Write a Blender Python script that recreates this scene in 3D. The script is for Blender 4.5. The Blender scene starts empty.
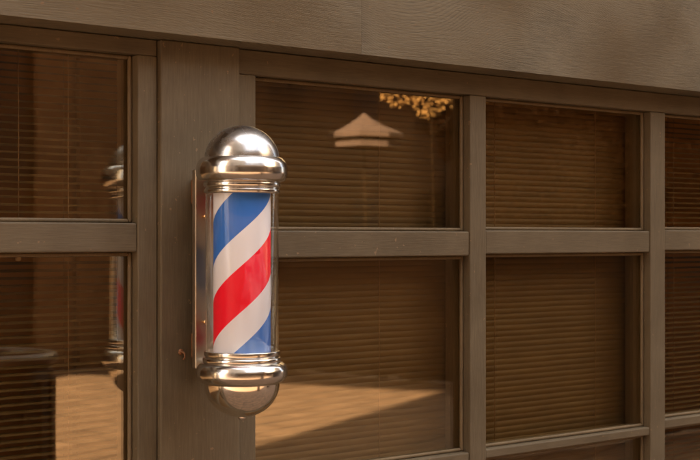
import bpy, bmesh, math, random
from mathutils import Vector, Matrix
random.seed(7)
S = bpy.context.scene
COL = S.collection
PI = math.pi
EYE = 1.65                                    # camera height; heights "h()" below are measured from it
def h(z): return EYE + z

# ------------------------------------------------------------------ camera
PHI = math.atan(1681 / 1300.0)                # angle between the lens axis and the shop front
cam_d = bpy.data.cameras.new('camera')
cam = bpy.data.objects.new('camera', cam_d); COL.objects.link(cam)
cam.location = (-1.4197, -2.2939, EYE)
cam.rotation_euler = (PI/2, 0, PHI - PI/2)
cam_d.sensor_width = 36.0
cam_d.lens = 36.0 * 1300 / 700
cam_d.shift_y = 8 / 700
cam_d.clip_start = 0.02; cam_d.clip_end = 2000
cam_d.dof.use_dof = True; cam_d.dof.focus_distance = 2.85; cam_d.dof.aperture_fstop = 8.0
S.camera = cam
S.render.resolution_x, S.render.resolution_y = 1024, 673

# ------------------------------------------------------------------ sky, sun, exposure
SUN_EL, SUN_AZ = math.radians(33), math.radians(-63)
world = bpy.data.worlds.new('World'); S.world = world; world.use_nodes = True
wn = world.node_tree; wn.nodes.clear()
def WN(t, **k):
    n = wn.nodes.new(t)
    for a, b in k.items(): setattr(n, a, b)
    return n
sky = WN('ShaderNodeTexSky', sky_type='NISHITA', sun_disc=False)
sky.sun_elevation = SUN_EL; sky.sun_rotation = SUN_AZ
sky.dust_density = 3.0; sky.air_density = 1.0; sky.ozone_density = 0.6
tc = WN('ShaderNodeTexCoord'); mp = WN('ShaderNodeMapping'); mp.inputs['Scale'].default_value = (1.0, 1.0, 2.2)
nz = WN('ShaderNodeTexNoise'); nz.inputs['Scale'].default_value = 2.6; nz.inputs['Detail'].default_value = 7; nz.inputs['Roughness'].default_value = 0.55
rp = WN('ShaderNodeValToRGB'); rp.color_ramp.elements[0].position = 0.36; rp.color_ramp.elements[1].position = 0.60
mx = WN('ShaderNodeMix', data_type='RGBA')
mx.inputs[7].default_value = (8.6, 8.25, 8.0, 1)        # sunlit warm cloud
bg = WN('ShaderNodeBackground'); bg.inputs['Strength'].default_value = 0.05
wo = WN('ShaderNodeOutputWorld')
L = wn.links.new
L(tc.outputs['Generated'], mp.inputs['Vector']); L(mp.outputs[0], nz.inputs['Vector']); L(nz.outputs['Fac'], rp.inputs[0])
L(rp.outputs[0], mx.inputs[0]); L(sky.outputs[0], mx.inputs[6]); L(mx.outputs[2], bg.inputs['Color']); L(bg.outputs[0], wo.inputs['Surface'])

sun_d = bpy.data.lights.new('sun', 'SUN'); sun_d.energy = 5.0; sun_d.angle = math.radians(0.5); sun_d.color = (1.0, 0.84, 0.64)
sun = bpy.data.objects.new('sun', sun_d); COL.objects.link(sun)
sdir = Vector((math.sin(SUN_AZ)*math.cos(SUN_EL), math.cos(SUN_AZ)*math.cos(SUN_EL), math.sin(SUN_EL)))
sun.rotation_euler = sdir.to_track_quat('Z', 'Y').to_euler()
S.view_settings.view_transform = 'Standard'; S.view_settings.look = 'None'
S.view_settings.exposure = 3.48; S.view_settings.gamma = 1.0
S.render.engine = 'CYCLES'
S.cycles.use_denoising = True
S.cycles.max_bounces = 12; S.cycles.transparent_max_bounces = 24; S.cycles.glossy_bounces = 6
S.cycles.sample_clamp_indirect = 6.0

# ------------------------------------------------------------------ materials
def new_mat(name):
    m = bpy.data.materials.new(name); m.use_nodes = True
    nt = m.node_tree; nt.nodes.clear()
    return m, nt
def N(nt, t, **k):
    n = nt.nodes.new(t)
    for a, b in k.items(): setattr(n, a, b)
    return n
def principled(nt, **k):
    p = N(nt, 'ShaderNodeBsdfPrincipled'); o = N(nt, 'ShaderNodeOutputMaterial')
    nt.links.new(p.outputs[0], o.inputs[0])
    for a, b in k.items(): p.inputs[a].default_value = b
    return p
def ramp(nt, stops):
    r = N(nt, 'ShaderNodeValToRGB'); cr = r.color_ramp
    while len(cr.elements) < len(stops): cr.elements.new(0.5)
    for e, (p, c) in zip(cr.elements, stops): e.position = p; e.color = (*c, 1) if len(c) == 3 else c
    return r
def object_coords(nt, scale, rot=(0, 0, 0)):
    """object coordinates shifted by a random amount for each piece"""
    t = N(nt, 'ShaderNodeTexCoord'); oi = N(nt, 'ShaderNodeObjectInfo')
    ad = N(nt, 'ShaderNodeVectorMath', operation='MULTIPLY_ADD')
    ad.inputs[1].default_value = (7.3, 3.1, 5.7)
    nt.links.new(oi.outputs['Random'], ad.inputs[0]); nt.links.new(t.outputs['Object'], ad.inputs[2])
    m = N(nt, 'ShaderNodeMapping'); m.inputs['Scale'].default_value = scale; m.inputs['Rotation'].default_value = rot
    nt.links.new(ad.outputs[0], m.inputs['Vector'])
    return m.outputs[0]

def painted_wood(name, axis, c_lo, c_hi, figure=0.0, rough=0.6, bump=0.35):
    """taupe paint over timber: fine fibres along axis, and where figure > 0 the arching lines of a flat-sawn board"""
    m, nt = new_mat(name); lk = nt.links.new
    p = principled(nt, Roughness=rough); p.inputs['Specular IOR Level'].default_value = 0.4
    v3 = object_coords(nt, (1, 1, 1))
    fib = N(nt, 'ShaderNodeTexNoise'); fib.inputs['Scale'].default_value = 1.0; fib.inputs['Detail'].default_value = 5; fib.inputs['Roughness'].default_value = 0.6
    v2 = object_coords(nt, {'x': (22, 420, 420), 'z': (420, 420, 22)}[axis]); lk(v2, fib.inputs['Vector'])
    bl = N(nt, 'ShaderNodeTexNoise'); bl.inputs['Scale'].default_value = 7.0; bl.inputs['Detail'].default_value = 6; bl.inputs['Roughness'].default_value = 0.6
    lk(v3, bl.inputs['Vector'])
    height = fib.outputs['Fac']
    if figure:
        vw = object_coords(nt, (2.0, 2.8, 2.8))
        wn_ = N(nt, 'ShaderNodeTexNoise'); wn_.inputs['Scale'].default_value = 1.0; wn_.inputs['Detail'].default_value = 1.0; wn_.inputs['Roughness'].default_value = 0.4
        lk(vw, wn_.inputs['Vector'])
        mv = N(nt, 'ShaderNodeVectorMath', operation='MULTIPLY_ADD'); mv.inputs[1].default_value = (0.0, 0.10, 0.24)
        lk(wn_.outputs['Color'], mv.inputs[0]); lk(v3, mv.inputs[2])
        ms = N(nt, 'ShaderNodeMapping'); ms.inputs['Scale'].default_value = (0.10, 1, 1); lk(mv.outputs[0], ms.inputs['Vector'])
        w = N(nt, 'ShaderNodeTexWave', wave_type='BANDS', bands_direction='Z', wave_profile='SAW')
        w.inputs['Scale'].default_value = 84.0; w.inputs['Distortion'].default_value = 1.2; w.inputs['Detail'].default_value = 3.0; w.inputs['Detail Scale'].default_value = 0.5
        lk(ms.outputs[0], w.inputs['Vector'])
        mk = N(nt, 'ShaderNodeTexNoise'); mk.inputs['Scale'].default_value = 2.2; mk.inputs['Detail'].default_value = 2; lk(v3, mk.inputs['Vector'])
        mr_ = N(nt, 'ShaderNodeMapRange'); mr_.inputs[1].default_value = 0.38; mr_.inputs[2].default_value = 0.60; mr_.inputs[3].default_value = 0.12*figure; mr_.inputs[4].default_value = figure
        lk(mk.outputs['Fac'], mr_.inputs[0])
        mu_ = N(nt, 'ShaderNodeMath', operation='MULTIPLY'); lk(w.outputs['Fac'], mu_.inputs[0]); lk(mr_.outputs[0], mu_.inputs[1])
        ad_ = N(nt, 'ShaderNodeMath', operation='ADD'); lk(mu_.outputs[0], ad_.inputs[0]); lk(fib.outputs['Fac'], ad_.inputs[1])
        height = ad_.outputs[0]
    b = N(nt, 'ShaderNodeMath', operation='MULTIPLY_ADD'); b.inputs[1].default_value = 0.5
    lk(height, b.inputs[0])
    b2 = N(nt, 'ShaderNodeMath', operation='MULTIPLY'); b2.inputs[1].default_value = 0.55; lk(bl.outputs['Fac'], b2.inputs[0]); lk(b2.outputs[0], b.inputs[2])
    r = ramp(nt, [(0.37, c_lo), (0.71, c_hi)]); lk(b.outputs[0], r.inputs[0])
    # worn flecks where the paint is gone
    fl = N(nt, 'ShaderNodeTexNoise'); fl.inputs['Scale'].default_value = 85; fl.inputs['Detail'].default_value = 3; lk(v3, fl.inputs['Vector'])
    fr = ramp(nt, [(0.70, (0, 0, 0)), (0.73, (1, 1, 1))]); lk(fl.outputs['Fac'], fr.inputs[0])
    mxx = N(nt, 'ShaderNodeMix', data_type='RGBA'); mxx.inputs[7].default_value = (0.22, 0.14, 0.075, 1)
    lk(fr.outputs[0], mxx.inputs[0]); lk(r.outputs[0], mxx.inputs[6]); lk(mxx.outputs[2], p.inputs['Base Color'])
    bp = N(nt, 'ShaderNodeBump'); bp.inputs['Strength'].default_value = bump; bp.inputs['Distance'].default_value = 0.0012
    lk(height, bp.inputs['Height']); lk(bp.outputs[0], p.inputs['Normal'])
    rr = N(nt, 'ShaderNodeMapRange'); rr.inputs[3].default_value = rough - 0.1; rr.inputs[4].default_value = rough + 0.12
    lk(bl.outputs['Fac'], rr.inputs[0]); lk(rr.outputs[0], p.inputs['Roughness'])
    return m
LO, HI = (0.092, 0.065, 0.034), (0.152, 0.113, 0.065)
WOOD_X = painted_wood('taupe_paint_along', 'x', LO, HI)
WOOD_Z = painted_wood('taupe_paint_upright', 'z', LO, HI)
BEAM = painted_wood('taupe_paint_beam', 'x', (0.084, 0.066, 0.038), (0.176, 0.141, 0.088), figure=1.15, bump=0.9)
BEAD = painted_wood('worn_bead', 'z', (0.115, 0.076, 0.036), (0.21, 0.145, 0.075))

def speckled(name, c1, c2, scale=20, rough=0.7, bump=0.0, dist=0.002, spec=0.5):
    m, nt = new_mat(name); lk = nt.links.new
    p = principled(nt, Roughness=rough); p.inputs['Specular IOR Level'].default_value = spec
    v = object_coords(nt, (1, 1, 1))
    n = N(nt, 'ShaderNodeTexNoise'); n.inputs['Scale'].default_value = scale; n.inputs['Detail'].default_value = 6
    lk(v, n.inputs['Vector'])
    r = ramp(nt, [(0.35, c1), (0.65, c2)]); lk(n.outputs['Fac'], r.inputs[0]); lk(r.outputs[0], p.inputs['Base Color'])
    if bump:
        b = N(nt, 'ShaderNodeBump'); b.inputs['Strength'].default_value = bump; b.inputs['Distance'].default_value = dist
        lk(n.outputs['Fac'], b.inputs['Height']); lk(b.outputs[0], p.inputs['Normal'])
    return m
SLAT = speckled('brown_slat', (0.098, 0.057, 0.016), (0.122, 0.073, 0.022), 6, 0.55)
CORD = speckled('beige_cord', (0.20, 0.12, 0.06), (0.28, 0.18, 0.10), 80, 0.8)
PLASTER = speckled('brown_plaster', (0.34, 0.17, 0.05), (0.42, 0.22, 0.07), 3, 0.8)
FLOORM = speckled('interior_boards', (0.10, 0.05, 0.02), (0.16, 0.085, 0.034), 5, 0.6)
RUST = speckled('rusty_steel', (0.14, 0.055, 0.018), (0.30, 0.13, 0.05), 300, 0.7)
DARKMETAL = speckled('dark_bin_metal', (0.018, 0.012, 0.008), (0.035, 0.022, 0.012), 30, 0.45)
BINRIM = speckled('worn_bin_rim', (0.13, 0.10, 0.075), (0.20, 0.16, 0.12), 40, 0.35)
BARK = speckled('bark', (0.05, 0.028, 0.012), (0.11, 0.062, 0.03), 12, 0.9, 0.6, 0.02)
DARKBARK = speckled('dark_bark', (0.010, 0.006, 0.003), (0.018, 0.010, 0.005), 12, 0.95, spec=0.03)
STUCCO = speckled('brown_stucco', (0.16, 0.09, 0.042), (0.22, 0.13, 0.064), 4, 0.85)
STUCCO_L = speckled('tan_stucco', (0.17, 0.095, 0.042), (0.24, 0.14, 0.066), 5, 0.85)
CLADDING = speckled('dark_cladding', (0.045, 0.024, 0.010), (0.075, 0.042, 0.018), 3, 0.7)
BRICKISH = speckled('red_brown_render', (0.060, 0.031, 0.013), (0.095, 0.050, 0.022), 0.8, 0.85)
CREAM_BOUNCE = speckled('pale_bounce_render', (0.36, 0.30, 0.23), (0.46, 0.39, 0.30), 2.0, 0.85)  # pale so that unseen walls bounce light onto the chrome and shop front
CANVAS = speckled('pink_canvas', (0.070, 0.040, 0.027), (0.10, 0.058, 0.039), 8, 0.8)
ROOFM = speckled('roof_felt', (0.06, 0.045, 0.035), (0.09, 0.07, 0.05), 3, 0.9)

def leaf_mat(name, c1, c2):
    m, nt = new_mat(name); lk = nt.links.new
    p = principled(nt, Roughness=0.9); p.inputs['Specular IOR Level'].default_value = 0.05
    g = N(nt, 'ShaderNodeNewGeometry'); r = ramp(nt, [(0.0, c1), (1.0, c2)])
    lk(g.outputs['Random Per Island'], r.inputs[0]); lk(r.outputs[0], p.inputs['Base Color'])
    return m
LEAF_DK = leaf_mat('copper_leaves', (0.030, 0.013, 0.005), (0.14, 0.062, 0.024))
LEAF_GR = leaf_mat('dark_green_leaves', (0.014, 0.010, 0.004), (0.034, 0.024, 0.008))
LEAF_OR = leaf_mat('autumn_leaves', (0.10, 0.045, 0.014), (0.36, 0.20, 0.07))

def chrome(name, col, rough, mot):
    m, nt = new_mat(name); lk = nt.links.new
    p = principled(nt, Metallic=1.0, Roughness=rough); p.inputs['Base Color'].default_value = (*col, 1)
    v = object_coords(nt, (1, 1, 1))
    n = N(nt, 'ShaderNodeTexNoise'); n.inputs['Scale'].default_value = 26; n.inputs['Detail'].default_value = 6; n.inputs['Roughness'].default_value = 0.6
    lk(v, n.inputs['Vector'])
    mr = N(nt, 'ShaderNodeMapRange'); mr.inputs[1].default_value = 0.3; mr.inputs[2].default_value = 0.7
    mr.inputs[3].default_value = max(0.02, rough - mot); mr.inputs[4].default_value = rough + mot
    lk(n.outputs['Fac'], mr.inputs[0]); lk(mr.outputs[0], p.inputs['Roughness'])
    n2 = N(nt, 'ShaderNodeTexNoise'); n2.inputs['Scale'].default_value = 16; n2.inputs['Detail'].default_value = 2; lk(v, n2.inputs['Vector'])
    b = N(nt, 'ShaderNodeBump'); b.inputs['Strength'].default_value = 0.05; b.inputs['Distance'].default_value = 0.004
    lk(n2.outputs['Fac'], b.inputs['Height']); lk(b.outputs[0], p.inputs['Normal'])
    return m
CHROME = chrome('polished_chrome', (0.74, 0.705, 0.66), 0.18, 0.06)
CHROME_BOWL = chrome('bowl_chrome', (0.86, 0.81, 0.74), 0.11, 0.04)
CHROME_DOME = chrome('hazy_chrome', (0.56, 0.53, 0.495), 0.27, 0.09)
PLATE = chrome('steel_plate', (0.55, 0.46, 0.36), 0.36, 0.06)
BRASS = chrome('brass', (0.70, 0.42, 0.18), 0.3, 0.05)

def glass(name, f0, tint, wob=0.0, rough=0.0, refl=(1, 1, 1)):
    m, nt = new_mat(name); lk = nt.links.new
    o = N(nt, 'ShaderNodeOutputMaterial'); mix = N(nt, 'ShaderNodeMixShader')
    tr = N(nt, 'ShaderNodeBsdfTransparent'); tr.inputs[0].default_value = (*tint, 1)
    gl = N(nt, 'ShaderNodeBsdfGlossy'); gl.inputs['Roughness'].default_value = rough
    gl.inputs[0].default_value = (*refl, 1)
    lw = N(nt, 'ShaderNodeLayerWeight'); lw.inputs[0].default_value = 0.5
    pw = N(nt, 'ShaderNodeMath', operation='POWER'); pw.inputs[1].default_value = 4.0
    ma = N(nt, 'ShaderNodeMath', operation='MULTIPLY_ADD'); ma.inputs[1].default_value = 1 - f0; ma.inputs[2].default_value = f0
    lk(lw.outputs['Facing'], pw.inputs[0]); lk(pw.outputs[0], ma.inputs[0]); lk(ma.outputs[0], mix.inputs[0])
    lk(tr.outputs[0], mix.inputs[1]); lk(gl.outputs[0], mix.inputs[2]); lk(mix.outputs[0], o.inputs[0])
    if wob:
        v = object_coords(nt, (1, 1, 1)); n = N(nt, 'ShaderNodeTexNoise'); n.inputs['Scale'].default_value = 5; n.inputs['Detail'].default_value = 1
        lk(v, n.inputs['Vector'])
        b = N(nt, 'ShaderNodeBump'); b.inputs['Strength'].default_value = wob; b.inputs['Distance'].default_value = 0.002
        lk(n.outputs['Fac'], b.inputs['Height']); lk(b.outputs[0], gl.inputs['Normal'])
    return m
PANE = glass('window_glass', 0.105, (0.97, 0.91, 0.79), 0.05, refl=(1.0, 0.94, 0.80))
TUBE = glass('clear_acrylic', 0.014, (0.99, 0.985, 0.975))

def stripe_mat():
    """printed spiral: red, white, blue, white; one turn is 0.316 m"""
    m, nt = new_mat('barber_stripes'); lk = nt.links.new
    p = principled(nt, Roughness=0.42); p.inputs['Specular IOR Level'].default_value = 0.22
    t = N(nt, 'ShaderNodeTexCoord'); s = N(nt, 'ShaderNodeSeparateXYZ'); lk(t.outputs['Object'], s.inputs[0])
    at = N(nt, 'ShaderNodeMath', operation='ARCTAN2'); lk(s.outputs['Y'], at.inputs[0]); lk(s.outputs['X'], at.inputs[1])
    psi0 = math.atan2(-2.2939 + 0.153, -1.4197 + 0.031)
    a = N(nt, 'ShaderNodeMath', operation='SUBTRACT'); a.inputs[1].default_value = psi0; lk(at.outputs[0], a.inputs[0])
    b = N(nt, 'ShaderNodeMath', operation='DIVIDE'); b.inputs[1].default_value = 2 * PI; lk(a.outputs[0], b.inputs[0])
    z = N(nt, 'ShaderNodeMath', operation='ADD'); z.inputs[1].default_value = 0.052; lk(s.outputs['Z'], z.inputs[0])
    zz = N(nt, 'ShaderNodeMath', operation='DIVIDE'); zz.inputs[1].default_value = 0.309; lk(z.outputs[0], zz.inputs[0])
    q = N(nt, 'ShaderNodeMath', operation='SUBTRACT'); lk(b.outputs[0], q.inputs[0]); lk(zz.outputs[0], q.inputs[1])
    fr = N(nt, 'ShaderNodeMath', operation='FRACT'); lk(q.outputs[0], fr.inputs[0])
    W = (0.84, 0.835, 0.89)
    r = ramp(nt, [(0.0, (0.95, 0.006, 0.028)), (0.285, W), (0.5, (0.042, 0.18, 0.64)), (0.785, W)])
    r.color_ramp.interpolation = 'CONSTANT'
    lk(fr.outputs[0], r.inputs[0]); lk(r.outputs[0], p.inputs['Base Color'])
    return m
STRIPES = stripe_mat()

def paving_mat():
    m, nt = new_mat('paving'); lk = nt.links.new
    p = principled(nt, Roughness=0.8)
    t = N(nt, 'ShaderNodeTexCoord'); mpp = N(nt, 'ShaderNodeMapping'); mpp.inputs['Rotation'].default_value = (0, 0, math.radians(20))
    lk(t.outputs['Object'], mpp.inputs[0])
    br = N(nt, 'ShaderNodeTexBrick'); br.inputs['Scale'].default_value = 1.0; br.inputs['Mortar Size'].default_value = 0.018
    br.inputs['Brick Width'].default_value = 1.1; br.inputs['Row Height'].default_value = 0.28
    br.inputs['Color1'].default_value = (0.20, 0.115, 0.060, 1); br.inputs['Color2'].default_value = (0.225, 0.132, 0.071, 1); br.inputs['Mortar'].default_value = (0.105, 0.060, 0.030, 1)
    lk(mpp.outputs[0], br.inputs[0])
    n = N(nt, 'ShaderNodeTexNoise'); n.inputs['Scale'].default_value = 3.0; n.inputs['Detail'].default_value = 8; lk(t.outputs['Object'], n.inputs['Vector'])
    r = ramp(nt, [(0.34, (0.66, 0.65, 0.63)), (0.66, (1, 1, 1))]); lk(n.outputs['Fac'], r.inputs[0])
    mu = N(nt, 'ShaderNodeMix', data_type='RGBA', blend_type='MULTIPLY'); mu.inputs[0].default_value = 1
    lk(br.outputs[0], mu.inputs[6]); lk(r.outputs[0], mu.inputs[7]); lk(mu.outputs[2], p.inputs['Base Color'])
    return m
PAVING = paving_mat()

# ------------------------------------------------------------------ mesh helpers
def link(name, me, mat, parent=None, loc=(0, 0, 0), rot=(0, 0, 0)):
    o = bpy.data.objects.new(name, me); COL.objects.link(o)
    if mat is not None and not me.materials: me.materials.append(mat)
    o.location = loc; o.rotation_euler = rot
    if parent is not None:
        o.parent = parent
    return o
def world_of(o):
    v = Vector(o.location)
    while o.parent: o = o.parent; v += Vector(o.location)
    return v
def box_mesh(name, sx, sy, sz, bev=0.0, seg=2):
    bm = bmesh.new(); bmesh.ops.create_cube(bm, size=1.0)
    bmesh.ops.scale(bm, vec=(sx, sy, sz), verts=bm.verts)
    if bev: bmesh.ops.bevel(bm, geom=bm.edges[:], offset=bev, segments=seg, profile=0.5, affect='EDGES')
    for f in bm.faces: f.smooth = False
    me = bpy.data.meshes.new(name); bm.to_mesh(me); bm.free(); return me
def box(name, x0, x1, y0, y1, z0, z1, mat, parent=None, bev=0.0):
    """box given by world limits"""
    me = box_mesh(name, x1 - x0, y1 - y0, z1 - z0, bev)
    c = Vector(((x0 + x1) / 2, (y0 + y1) / 2, (z0 + z1) / 2))
    if parent is not None: c -= world_of(parent)
    return link(name, me, mat, parent, c)
def lathe_mesh(name, prof, seg=96, smooth=True, caps=False):
    bm = bmesh.new(); rings = []
    for (r, z) in prof:
        if r < 1e-6: rings.append([bm.verts.new((0, 0, z))])
        else: rings.append([bm.verts.new((r*math.cos(2*PI*i/seg), r*math.sin(2*PI*i/seg), z)) for i in range(seg)])
    for A, B in zip(rings, rings[1:]):
        for i in range(seg):
            j = (i + 1) % seg
            if len(A) == 1 and len(B) == 1: continue
            if len(A) == 1: bm.faces.new((A[0], B[j], B[i]))
            elif len(B) == 1: bm.faces.new((A[i], A[j], B[0]))
            else: bm.faces.new((A[i], A[j], B[j], B[i]))
    bmesh.ops.recalc_face_normals(bm, faces=bm.faces)
    for f in bm.faces: f.smooth = smooth
    me = bpy.data.meshes.new(name); bm.to_mesh(me); bm.free(); return me
def smooth_profile(pts, n=6):
    """Catmull-Rom through profile points; a point given twice stays a corner"""
    out = []
    for i in range(len(pts) - 1):
        p1, p2 = pts[i], pts[i+1]
        if p1 == p2: continue
        p0 = pts[i-1] if i > 0 else p1
        p3 = pts[i+2] if i + 2 < len(pts) else p2
        for k in range(n):
            t = k / n; q = []
            for a in (0, 1):
                q.append(0.5*((2*p1[a]) + (-p0[a]+p2[a])*t + (2*p0[a]-5*p1[a]+4*p2[a]-p3[a])*t*t + (-p0[a]+3*p1[a]-3*p2[a]+p3[a])*t**3))
            out.append((max(q[0], 0), q[1]))
    out.append(pts[-1]); return out
def tube_mesh(name, pts, rad, seg=8):
    bm = bmesh.new(); rings = []
    pts = [Vector(p) for p in pts]
    for i, p in enumerate(pts):
        d = (pts[min(i+1, len(pts)-1)] - pts[max(i-1, 0)]).normalized()
        u = d.orthogonal().normalized(); v = d.cross(u)
        rr = rad[i] if isinstance(rad, (list, tuple)) else rad
        rings.append([bm.verts.new(p + u*rr*math.cos(2*PI*k/seg) + v*rr*math.sin(2*PI*k/seg)) for k in range(seg)])
    for A, B in zip(rings, rings[1:]):
        best = min(range(seg), key=lambda s: (A[0].co - B[s].co).length)
        for k in range(seg):
            bm.faces.new((A[k], A[(k+1) % seg], B[(k+1+best) % seg], B[(k+best) % seg]))
    bm.faces.new(rings[0][::-1]); bm.faces.new(rings[-1])
    bmesh.ops.recalc_face_normals(bm, faces=bm.faces)
    for f in bm.faces: f.smooth = True
    me = bpy.data.meshes.new(name); bm.to_mesh(me); bm.free(); return me
def thing(name, loc, label, cat, group=None):
    o = bpy.data.objects.new(name, None); COL.objects.link(o); o.location = loc; o.empty_display_size = 0.1
    tag(o, label, cat, group); return o
def tag(o, label, cat, group=None):
    o['label'] = label; o['category'] = cat
    if group: o['group'] = group
    return o

# ------------------------------------------------------------------ ground
bm = bmesh.new()
bmesh.ops.create_grid(bm, x_segments=8, y_segments=8, size=400)
me = bpy.data.meshes.new('pavement'); bm.to_mesh(me); bm.free()
g = link('pavement', me, PAVING); g['kind'] = 'structure'

# ------------------------------------------------------------------ the shop
YF, YG = 0.013, 0.044            # face of the window frames, face of the glass (post face is y = 0)
ZTL, ZTR = h(0.366), h(0.346)    # heads of the two windows
ZB = h(-0.98)                    # bottom of the glazing
BX0, BX1, BDEP, BH = -7.9, 16.0, 6.0, 28.0  # shop height raised out of view so its shadow covers the square
HB = h(0.3995)                   # underside of the header beam
shop = thing('shop_building', (0, 0, 0), 'brown timber shop front with paned windows and a wide header beam', 'building')

# header beam in two long boards
for x0, x1 in ((-7.9, 0.32997), (0.33003, 8.2), (8.201, 16.0)):
    box('header_board', x0, x1, -0.072, 0.16, HB, h(0.86), BEAM, shop, 0.0003)
box('upper_wall', BX0, BX1, -0.02, 0.20, h(0.86), BH, STUCCO, shop)
box('stall_riser', -1.55, 3.5, 0.02, 0.16, 0.0, ZB - 0.06, WOOD_X, shop, 0.003)
box('wall', BX0, -1.55, 0.0, 0.16, 0.0, HB - 0.002, WOOD_X, shop)
box('wall', 3.5, BX1, 0.0, 0.16, 0.0, HB - 0.002, WOOD_X, shop)
box('side_wall', BX0, BX0 + 0.2, 0.201, BDEP, 0.0, BH, STUCCO, shop)
box('side_wall', BX1 - 0.2, BX1, 0.201, BDEP, 0.0, BH, STUCCO, shop)
box('rear_wall', BX0, BX1, BDEP, BDEP + 0.2, 0.0, BH, STUCCO, shop)
box('ceiling', BX0 + 0.2, BX1 - 0.2, 0.2, BDEP, 2.75, 2.95, PLASTER, shop)
box('shop_floor', BX0 + 0.2, BX1 - 0.2, 0.17, BDEP, 0.004, 0.03, FLOORM, shop)
box('added_bounce_panel', -1.6, -0.02, 0.62, 0.64, 0.03, 2.6, PLASTER, shop)  # backing panels added close behind the blinds to brighten the slat gaps
box('added_bounce_panel', 0.0, 1.43, 0.62, 0.64, 0.03, 2.6, PLASTER, shop)
box('added_bounce_panel', 1.45, 3.6, 0.62, 0.64, 0.03, 2.6, PLASTER, shop)
box('partition', -2.2, -2.1, 0.17, 2.4, 0.03, 2.75, PLASTER, shop)
box('partition', 4.4, 4.5, 0.17, 2.4, 0.03, 2.75, PLASTER, shop)
box('partition', -2.2, 4.5, 2.4, 2.5, 0.03, 2.75, PLASTER, shop)
box('roof', BX0 - 0.1, BX1 + 0.1, -0.1, BDEP + 0.3, BH, BH + 0.25, ROOFM, shop)
box('post', -0.125, 0.063, 0.0, 0.15, 0.0, HB - 0.001, WOOD_Z, shop, 0.003)

def pane_unit(win, x0, x1, z0, z1):
    """one light of a window: glass and four glazing beads"""
    box('pane', x0 - 0.006, x1 + 0.006, YG, YG + 0.005, z0 - 0.006, z1 + 0.006, PANE, win)
    b = 0.0085
    for (a, c, e, f_) in ((x0 + 0.0006, x0 + b, z0 + 0.0006, z1 - 0.0006), (x1 - b, x1 - 0.0006, z0 + 0.0006, z1 - 0.0006),
                          (x0 + b + .0003, x1 - b - .0003, z0 + 0.0006, z0 + b), (x0 + b + .0003, x1 - b - .0003, z1 - b, z1 - 0.0006)):
        box('glazing_bead', a, c, YG - 0.009, YG - 0.0006, e, f_, BEAD, win, 0.003)
def window(xs, ztop, rails, x_end0, x_end1, name='window'):
    """xs: (left, right) of each column of lights; rails: list per column of (top, bottom) of its cross bars"""
    zh = HB - 0.0015
    me = box_mesh('window', x_end1 - x_end0, 0.09, zh - ztop, 0.0022)
    win = link('window', me, WOOD_X, shop, ((x_end0 + x_end1) / 2, YF + 0.045, (zh + ztop) / 2))   # the head of the frame carries the rest
    ups = [(x_end0, xs[0][0])] + [(a[1], b[0]) for a, b in zip(xs, xs[1:])] + [(xs[-1][1], x_end1)]
    for i, (a, b) in enumerate(ups):
        box('stile' if i in (0, len(ups) - 1) else 'muntin', a, b, YF - 0.0005, YF + 0.09, ZB - 0.05, ztop - 0.0006, WOOD_Z, win, 0.0022)
    box('bottom_rail', x_end0, x_end1, YF - 0.004, YF + 0.09, ZB - 0.0585, ZB - 0.0505, WOOD_X, win, 0.002)
    for (a, b), rl in zip(xs, rails):
        edges = [ztop] + [v for r_ in rl for v in r_] + [ZB]
        for (rt, rb) in rl:
            box('rail', a + 0.0005, b - 0.0005, YF + 0.0022, YF + 0.085, rb, rt, WOOD_X, win, 0.003)
        for k in range(0, len(edges), 2):
            pane_unit(win, a, b, edges[k+1], edges[k])
        box('rail', a + 0.0005, b - 0.0005, YF + 0.0015, YF + 0.085, ZB - 0.05, ZB, WOOD_X, win, 0.003)
    return win
lr = [(h(0.030), h(-0.028)), (h(-0.518), h(-0.546))]
window([(-1.47, -0.855), (-0.79, -0.170)], ZTL, [lr, lr], -1.55, -0.1265)
window([(0.111, 0.731), (0.784, 1.402), (1.464, 2.084), (2.140, 2.760), (2.820, 3.440)], ZTR,
       [[(h(0.016), h(-0.043)), (h(-0.518), h(-0.540))], [(h(0.019), h(-0.039)), (h(-0.517), h(-0.539))],
        [(h(0.022), h(-0.034)), (h(-0.502), h(-0.527))], lr, lr], 0.0645, 3.5)

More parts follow.
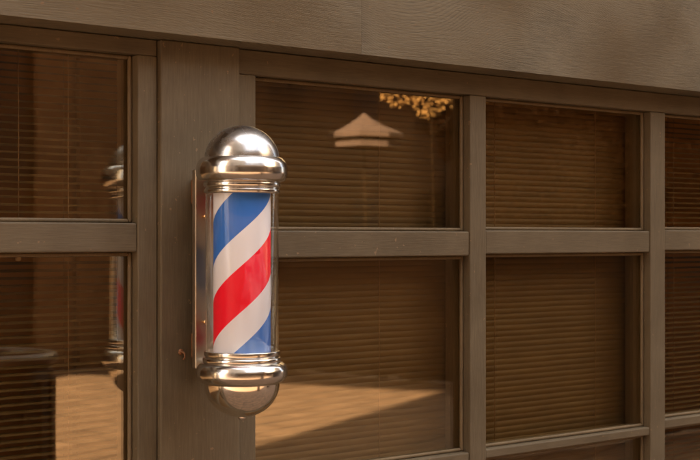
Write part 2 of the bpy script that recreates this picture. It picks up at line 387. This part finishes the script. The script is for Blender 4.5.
# ------------------------------------------------------------------ blinds behind the glass
def blind(x0, x1, z1, cords, label, tilt, y=0.118, pitch=0.0145, w=0.0165):
    t = thing('venetian_blind', ((x0 + x1) / 2, y, z1), label, 'blind', 'venetian blinds behind the shop windows')
    Lx = x1 - x0
    me = box_mesh('headrail', Lx, 0.026, 0.026, 0.002); link('headrail', me, SLAT, t, (0, 0, -0.013))
    bm = bmesh.new(); n = 5; rows = []
    for k in range(n):
        s = (k / (n - 1) - 0.5)
        yy, zz = s * w, 0.0022 * (1 - (2*s)**2)
        c, sn = math.cos(tilt), math.sin(tilt)
        yy, zz = yy*c - zz*sn, yy*sn + zz*c
        rows.append((yy, zz))
    nx = 24
    for th in (0.0, -0.0006):
        vs = [[bm.verts.new((-Lx/2 + Lx*i/nx, ry, rz + th + 0.00022*math.sin(i*1.7 + 0.4))) for (ry, rz) in rows] for i in range(nx + 1)]
        for i in range(nx):
            for k in range(n - 1): bm.faces.new((vs[i][k], vs[i+1][k], vs[i+1][k+1], vs[i][k+1]))
    for f in bm.faces: f.smooth = True
    bmesh.ops.recalc_face_normals(bm, faces=bm.faces)
    sme = bpy.data.meshes.new('slat'); bm.to_mesh(sme); bm.free()
    cnt = int((z1 - ZB - 0.03) / pitch)
    for i in range(cnt):
        o = link('slat', sme, SLAT, t, (random.uniform(-.001, .001), 0, -0.036 - i*pitch + random.uniform(-.0006, .0006)),
                 (math.radians(random.uniform(-1.5, 1.5)), math.radians(random.uniform(-.03, .03)), 0))
    zl = -0.036 - cnt*pitch
    me = box_mesh('bottom_rail', Lx, 0.02, 0.012, 0.002); link('bottom_rail', me, SLAT, t, (0, 0, zl))
    for cx in cords:
        for yo in (-0.0102, 0.0102):
            me = tube_mesh('ladder_cord', [(0, 0, -0.02), (0.0006, 0, zl*0.5), (0, 0, zl)], 0.0009, 6)
            link('ladder_cord', me, CORD, t, (cx - t.location.x, yo, 0))
    return t
b1 = blind(-1.50, -0.135, h(0.392), (-1.35, -0.90, -0.275), 'brown venetian blind behind the window left of the barber pole', math.radians(16))
b2 = blind(0.075, 1.425, h(0.385), (0.155, 0.525, 0.905, 1.285), 'wide brown venetian blind behind the two panes right of the barber pole', math.radians(80))
b3 = blind(1.440, 3.46, h(0.385), (1.62, 2.2, 2.8, 3.3), 'brown venetian blind behind the rightmost panes at the picture edge', math.radians(14))
# pull cord of the left blind
me = tube_mesh('pull_cord', [(0, 0, 0), (0.001, 0, -0.2), (0, 0, -0.40)], 0.001, 6)
pc = link('pull_cord', me, CORD, b1, (-0.385 - b1.location.x, -0.02, -0.01))
me = lathe_mesh('tassel', [(0, 0.004), (0.003, 0.003), (0.0035, -0.004), (0.0055, -0.022), (0.005, -0.026), (0, -0.027)], 16)
link('tassel', me, speckled('tassel_white', (0.5, 0.42, 0.34), (0.6, 0.5, 0.4), 30), pc, (0, 0, -0.40))

# ------------------------------------------------------------------ barber pole
PX = 0.978 / 500.0
def zp(py): return (238 - py) * PX
pole = thing('barber_pole', (-0.031, -0.153, EYE), 'chrome capped barber pole with red, white and blue spiral stripes on the post', 'barber pole')
def lpart(name, prof, mat, parent=pole, n=6, seg=96):
    return link(name, lathe_mesh(name, smooth_profile([(r*PX, z) for r, z in prof], n), seg), mat, parent)
# dome
dome = [(0, zp(125.5))]
for k in range(1, 13):
    a = k / 12 * PI/2
    dome.append((37.6*math.sin(a), zp(160.5) + 35.0*PX*math.cos(a)))
dome += [(37.6, zp(162))]
lpart('dome', dome, CHROME_DOME, n=3, seg=128)
lpart('upper_rim', [(37, zp(162)), (37.9, zp(158.6)), (40.5, zp(158.4)), (44.2, zp(162.5)), (45.6, zp(167)), (45.6, zp(167)), (45.9, zp(169)),
                    (45.9, zp(174)), (45.2, zp(177)), (45.2, zp(177)), (43.5, zp(180.5)), (40, zp(182.2)), (38.6, zp(182.6)), (38.6, zp(182.6)), (36.5, zp(182.8))], CHROME, n=5, seg=128)
lpart('upper_collar', [(36.5, zp(182)), (38.4, zp(183)), (38.8, zp(185)), (38.4, zp(187.3)), (37.0, zp(188)), (37.0, zp(188)), (37.0, zp(189)), (37.0, zp(189)),
                       (37.9, zp(190)), (38.0, zp(192)), (37.5, zp(193.6)), (36.5, zp(194)), (36.5, zp(194)), (28, zp(193.8))], CHROME, n=5)
lpart('lower_collar', [(28, zp(350.6)), (36.6, zp(350.4)), (36.6, zp(350.4)), (37.8, zp(350.8)), (38, zp(352.5)), (37.8, zp(355)), (36.8, zp(355.8)), (36.8, zp(355.8)),
                       (36.8, zp(356.4)), (38.8, zp(357)), (39.4, zp(359)), (39, zp(361.2)), (38, zp(362.4))], CHROME, n=5)
lpart('lower_rim', [(37, zp(361.6)), (40, zp(362)), (43.4, zp(364.5)), (45.2, zp(368)), (45.2, zp(368)), (45.6, zp(370)), (45.6, zp(374.5)), (45.0, zp(377)), (45.0, zp(377)),
                    (42.5, zp(380.5)), (39.2, zp(382.5)), (37.5, zp(383))], CHROME, n=5, seg=128)
bowl = [(37.6, zp(381))]
for k in range(0, 13):
    a = k / 12 * PI/2
    bowl.append((37.6*math.cos(a), zp(383) - 34.0*PX*math.sin(a)))
lpart('bowl', bowl, CHROME_BOWL, n=3, seg=128)
lpart('finial', [(4.2, zp(416.2)), (4.0, zp(418)), (3.0, zp(419.3)), (0, zp(419.6))], CHROME, n=4, seg=32)
lpart('striped_cylinder', [(28.6, zp(193)), (28.6, zp(193)), (28.6, zp(351)), (28.6, zp(351))], STRIPES, n=1, seg=160)
# clear tube with a wall thickness
me = lathe_mesh('clear_tube', [(36.6*PX, zp(193)), (36.6*PX, zp(351)), (35.6*PX, zp(351)), (35.6*PX, zp(193))], 128)
link('clear_tube', me, TUBE, pole)
# backplate: shallow box standing on the post with the caps bolted into it
bp_ = box('back_plate', -0.0745, 0.0125, -0.050, -0.036, EYE + zp(372), EYE + zp(168), PLATE, pole, 0.002)
me = lathe_mesh('screw', smooth_profile([(0.0, 0.0135), (0.003, 0.013), (0.0048, 0.0105), (0.0048, 0.0105), (0.0025, 0.010), (0.0025, 0.010), (0.0025, 0.0)], 4), 20)
for zz in (zp(216), zp(324)):
    for xx in (-0.057, -0.005):
        link('screw', me, BRASS, bp_, Vector((xx, -0.0498, EYE + zz)) - world_of(bp_), (PI/2, 0, 0))
for zz in (zp(174), zp(369.5)):
    link('cap_bracket', box_mesh('cap_bracket', 0.060, 0.050, 0.016, 0.003), PLATE, pole, (0, 0.0775, zz))
for zz in (zp(190), zp(350)):
    link('wall_bracket', box_mesh('wall_bracket', 0.050, 0.0355, 0.050, 0.002), RUST, pole, (0, 0.1349, zz))

# rusty hook in the post, left of the pole foot
hk = thing('rusty_hook', (-0.0795, 0, h(-0.231)), 'small rusty hook screwed into the post beside the barber pole foot', 'hook')
me = lathe_mesh('washer', [(0, 0.0025), (0.0058, 0.0022), (0.006, 0.0)], 16); link('washer', me, RUST, hk, (0, -0.0001, 0), (PI/2, 0, 0))
pts = [(0, -0.001, 0), (0, -0.010, 0)] + [(0.0, -0.010 - 0.007*math.sin(a), -0.007 + 0.007*math.cos(a)) for a in [k*PI/7 for k in range(1, 8)]]
link('hook', tube_mesh('hook', pts, 0.0017, 8), RUST, hk)

# ------------------------------------------------------------------ across the square (seen in the glass and the chrome)
def foliage(name, blobs, n, size, mat, parent, loc=(0, 0, 0)):
    """leaf-sized quads scattered through overlapping blobs"""
    vs, fs = [], []
    tot = sum(b[3]*b[4]*b[5] for b in blobs)
    for (bx, by, bz, rx, ry, rz) in blobs:
        for _ in range(int(n * rx*ry*rz / tot)):
            d = Vector((random.gauss(0, 1), random.gauss(0, 1), random.gauss(0, 1))).normalized() * random.uniform(0.45, 1.0) ** 0.6
            c = Vector((bx + d.x*rx, by + d.y*ry, bz + d.z*rz))
            u = Vector((random.gauss(0, 1), random.gauss(0, 1), random.gauss(0, 1))).normalized()
            v = u.orthogonal().normalized(); s = size * random.uniform(0.6, 1.4)
            i = len(vs)
            vs += [c - u*s, c + v*s*0.55, c + u*s, c - v*s*0.55]; fs.append((i, i+1, i+2, i+3))
    me = bpy.data.meshes.new(name); me.from_pydata([tuple(v) for v in vs], [], fs)
    return link(name, me, mat, parent, loc)
def tree(x, y, ht, rad, mat, label, leaves=5000, z0f=0.32):
    t = thing('tree', (x, y, 0), label, 'tree', 'trees across the square')
    pts = [(0, 0, 0), (0.05, 0.03, ht*0.2), (-0.04, 0.06, ht*0.42), (0.06, 0, ht*0.7)]
    link('trunk', tube_mesh('trunk', pts, [0.026*ht, 0.021*ht, 0.017*ht, 0.008*ht], 10), BARK, t)
    blobs = []
    for k in range(9):
        a = k*2.4; rr = rad*random.uniform(0.25, 0.62)
        zz = ht*random.uniform(z0f + 0.12, 0.86)
        bx, by = rr*math.cos(a), rr*math.sin(a)
        s = rad*random.uniform(0.38, 0.6)
        blobs.append((bx, by, zz, s, s, s*0.8))
        link('limb', tube_mesh('limb', [(0, 0, ht*0.38), (bx*0.4, by*0.4, ht*0.38 + (zz - ht*0.38)*0.6), (bx, by, zz)], [0.011*ht, 0.007*ht, 0.003*ht], 7), BARK, t)
    foliage('crown', blobs, leaves, rad*0.017, mat, t)
    return t
tree(9.6, -19.0, 7.5, 3.4, LEAF_DK, 'copper leaved tree reflected above the lit paving left of the pole', 16000, 0.1)
tree(19.0, -16.5, 6.5, 3.3, LEAF_DK, 'dense copper tree reflected in the upper right panes', 45000, 0.05)
t = thing('tree', (11.9, -12.75, 0), 'slim orange autumn tree catching sun at the top of the middle pane', 'tree', 'trees across the square')
link('trunk', tube_mesh('trunk', [(0, 0, 0), (0.04, 0.02, 1.6), (-0.03, 0.03, 3.0), (0.02, 0, 4.4)], [0.03, 0.022, 0.018, 0.01], 10), DARKBARK, t)
blobs = []
for (ox, oy, oz, rr) in ((-0.45, -0.32, 3.85, 0.26), (0.25, 0.2, 3.95, 0.34), (0.05, 0.0, 4.35, 0.5), (-0.05, -0.05, 3.72, 0.28), (0.52, 0.42, 3.85, 0.24)):
    blobs.append((ox, oy, oz, rr, rr, rr*0.8))
    link('limb', tube_mesh('limb', [(0, 0, 3.2), (ox*0.5, oy*0.5, 3.2 + (oz-3.2)*0.6), (ox, oy, oz)], [0.018, 0.012, 0.006], 7), DARKBARK, t)
foliage('crown', blobs, 2200, 0.034, LEAF_OR, t)

BOARD = speckled('stained_fence_board', (0.040, 0.020, 0.008), (0.070, 0.036, 0.014), 6, 0.75)
def fence(x0, y0, x1, y1, ht, label):
    t = thing('timber_fence', (x0, y0, 0), label, 'fence', 'dark timber fences across the square')
    Lf = math.hypot(x1 - x0, y1 - y0); ang = math.atan2(y1 - y0, x1 - x0); d = Vector((math.cos(ang), math.sin(ang), 0)); nn = Vector((-d.y, d.x, 0))
    me = box_mesh('board', 0.1492, 0.022, ht, 0.001); n = int(Lf / 0.15)
    for k in range(n):
        link('board', me, BOARD, t, d*(0.075 + k*0.15) + Vector((0, 0, ht/2 + 0.03 + random.uniform(-.015, .015))), (0, 0, ang))
    pm = box_mesh('fence_post', 0.1, 0.1, ht + 0.1, 0.008); rm = box_mesh('fence_rail', Lf, 0.04, 0.09, 0.004)
    for k in range(int(Lf / 1.8) + 1): link('fence_post', pm, BOARD, t, d*(k*1.8) - nn*0.1 + Vector((0, 0, ht/2)), (0, 0, ang))
    for z in (0.4, ht - 0.35): link('fence_rail', rm, BOARD, t, d*(Lf/2) - nn*0.032 + Vector((0, 0, z)), (0, 0, ang))
    return t
fence(7.25, -12.5, 8.6, -8.1, 1.58, 'dark board fence standing at the end of the lit paving')
fence(5.35, -4.6, 20.0, -4.2, 1.58, 'added long dark board fence covering shaded ground low in the right hand panes')  # added dark boards stand in for shaded ground in the reflection

# building across the square
op = thing('opposite_building', (0, -12.4, 0), 'dark brown clad building across the square, reflected left of the pole', 'building')
box('wall', -14, 5.4, -18, -12.9, 0, 4.4, CLADDING, op)
box('upper_wall', -14, 5.4, -18, -12.88, 4.4, 9.0, CREAM_BOUNCE, op)  # unseen upper part made cream to bounce light and pale the chrome
box('corner_pier', 5.4, 7.15, -18, -12.8, 0, 9.0, STUCCO_L, op, 0.02)
box('roof', -14.2, 7.4, -18.3, -12.5, 9.0, 9.3, ROOFM, op, 0.02)
for k in range(6):
    x = -11 + k*2.6
    w_ = box('window_opening', x, x + 1.3, -12.91, -12.86, 1.0, 2.6, STUCCO, op, 0.01)
    box('pane', x + 0.08, x + 1.22, -12.858, -12.852, 1.08, 2.52, DARKMETAL, w_)
far = thing('far_building', (14, -30, 0), 'long dark brown building with a flat roof far across the square', 'building')
box('wall', -4, 44, -38, -30, 0, 7.2, BRICKISH, far)
box('upper_wall', -4, 44, -38, -29.99, 7.2, 16.0, CREAM_BOUNCE, far)  # unseen upper part, raised to block low sky, cream for bounce light
box('roof', -4.3, 44.3, -38.3, -29.7, 16.0, 16.3, ROOFM, far, 0.02)
for k in range(14):
    x = -2 + k*3.2
    for z in (1.0, 4.6):
        w_ = box('window_opening', x, x + 1.5, -30.05, -29.98, z, z + 2.0, CLADDING, far, 0.01)
        box('pane', x + 0.1, x + 1.4, -29.975, -29.965, z + 0.1, z + 1.9, DARKMETAL, w_)

nb = thing('added_sun_block', (-16, -14, 0), 'added tall cream building left of the square, unseen, blocking sun and bouncing light', 'building')  # unseen building added to block sun, leaving a narrow lit wedge
box('wall', -22, -12, -30, -3.1, 0, 33.0, CREAM_BOUNCE, nb)
box('roof', -22.2, -11.7, -30.2, -2.95, 33.0, 33.3, ROOFM, nb, 0.02)
link('added_shade_bridge', box_mesh('added_shade_bridge', 9.0, 2.0, 4.1, 0.02), STUCCO, nb, Vector((-11.8 - 0.863 + 0.5, -0.65 + 0.505 + 0.86, 14.9 + 2.05)) - nb.location, (0, 0, math.radians(59.7)))  # unseen bridge added to shade the ground beyond the lit wedge
link('added_shade_bridge', box_mesh('added_shade_bridge', 9.0, 2.0, 9.0, 0.02), STUCCO, nb, Vector((-12.163, 0.715, 23.6 + 4.5)) - nb.location, (0, 0, math.radians(59.7)))  # second unseen bridge added higher up to shade the right end wall
bd = Vector((math.cos(math.radians(59.7)), math.sin(math.radians(59.7)), 0))
for q, zz in ((0.0, 14.35), (0.9, 13.75)):  # unseen pipes added to cast shadow streaks on the lit paving
    c = Vector((-11.9 + q*0.3, -0.2, zz)) - nb.location
    link('added_shadow_pipe', tube_mesh('added_shadow_pipe', [c - bd*4.4, c, c + bd*(4.4 - q)], 0.26 - 0.08*q, 12), RUST, nb)
for k in range(6):
    for z in (1.0, 4.4, 7.8):
        w_ = box('window_opening', -12.02, -11.95, -28 + k*4.0, -26.5 + k*4.0, z, z + 2.0, CLADDING, nb, 0.01)
        box('pane', -11.948, -11.94, -27.9 + k*4.0, -26.6 + k*4.0, z + 0.1, z + 1.9, DARKMETAL, w_)

rb = thing('added_corner_block', (24, -14, 0), 'added reddish brown building closing the right end of the square against low sky light', 'building')  # added to block low sky and deepen shade under the header beam
box('wall', 21.5, 30, -26, -2.0, 0, 7.4, BRICKISH, rb)
box('upper_wall', 21.49, 30, -26, -2.0, 7.4, 16.0, CREAM_BOUNCE, rb)  # unseen upper part made cream as a bounce surface
box('roof', 21.2, 30.3, -26.3, -1.7, 16.0, 16.3, ROOFM, rb, 0.02)
for k in range(5):
    for z in (1.0, 4.6, 8.2):
        w_ = box('window_opening', 21.44, 21.53, -24.4 + k*4.6, -23.0 + k*4.6, z, z + 2.0, CLADDING, rb, 0.01)
        box('pane', 21.42, 21.432, -24.3 + k*4.6, -23.1 + k*4.6, z + 0.1, z + 1.9, DARKMETAL, w_)

# parasol with two tiers
pr = thing('parasol', (12.5, -15.2, 0), 'two tiered pink parasol reflected high in the middle pane', 'parasol')
link('pole', tube_mesh('pole', [(0, 0, 0), (0, 0, 1.9), (0, 0, 3.75)], 0.022, 10), DARKBARK, pr)
def canopy(name, r, z0, z1, par):
    bm = bmesh.new(); seg = 8; rings = []
    for (rr, zz) in ((r, z0 - 0.08), (r, z0), (r*0.55, z0 + (z1-z0)*0.36), (r*0.2, z0 + (z1-z0)*0.75), (0.02, z1)):
        rings.append([bm.verts.new((rr*math.cos(2*PI*i/seg), rr*math.sin(2*PI*i/seg), zz)) for i in range(seg)])
    for A, B in zip(rings, rings[1:]):
        for i in range(seg): bm.faces.new((A[i], A[(i+1) % seg], B[(i+1) % seg], B[i]))
    me = bpy.data.meshes.new(name); bm.to_mesh(me); bm.free()
    o = link(name, me, CANVAS, par)
    sm = o.modifiers.new('thickness', 'SOLIDIFY'); sm.thickness = 0.006
    return o
canopy('lower_canopy', 0.62, 3.28, 3.48, pr); canopy('upper_canopy', 0.66, 3.44, 3.80, pr)

# litter bin
bn = thing('litter_bin', (1.29, -4.15, 0), 'dark round litter bin with a pale rim reflected in the lower left pane', 'bin')
link('drum', lathe_mesh('drum', [(0, 0.02), (0.27, 0.02), (0.285, 0.06), (0.29, 0.95), (0.27, 1.0), (0.25, 0.98), (0.25, 0.1), (0, 0.09)], 40), DARKMETAL, bn)
link('rim', lathe_mesh('rim', smooth_profile([(0.26, 1.0), (0.30, 0.995), (0.315, 1.02), (0.30, 1.045), (0.26, 1.05), (0.25, 1.02), (0.26, 1.0)], 4), 48), BINRIM, bn)
for k in range(18):
    a = 2*PI*k/18
    me = box_mesh('slat', 0.012, 0.06, 0.84, 0.003)
    link('slat', me, DARKMETAL, bn, (0.297*math.cos(a), 0.297*math.sin(a), 0.50), (0, 0, a))
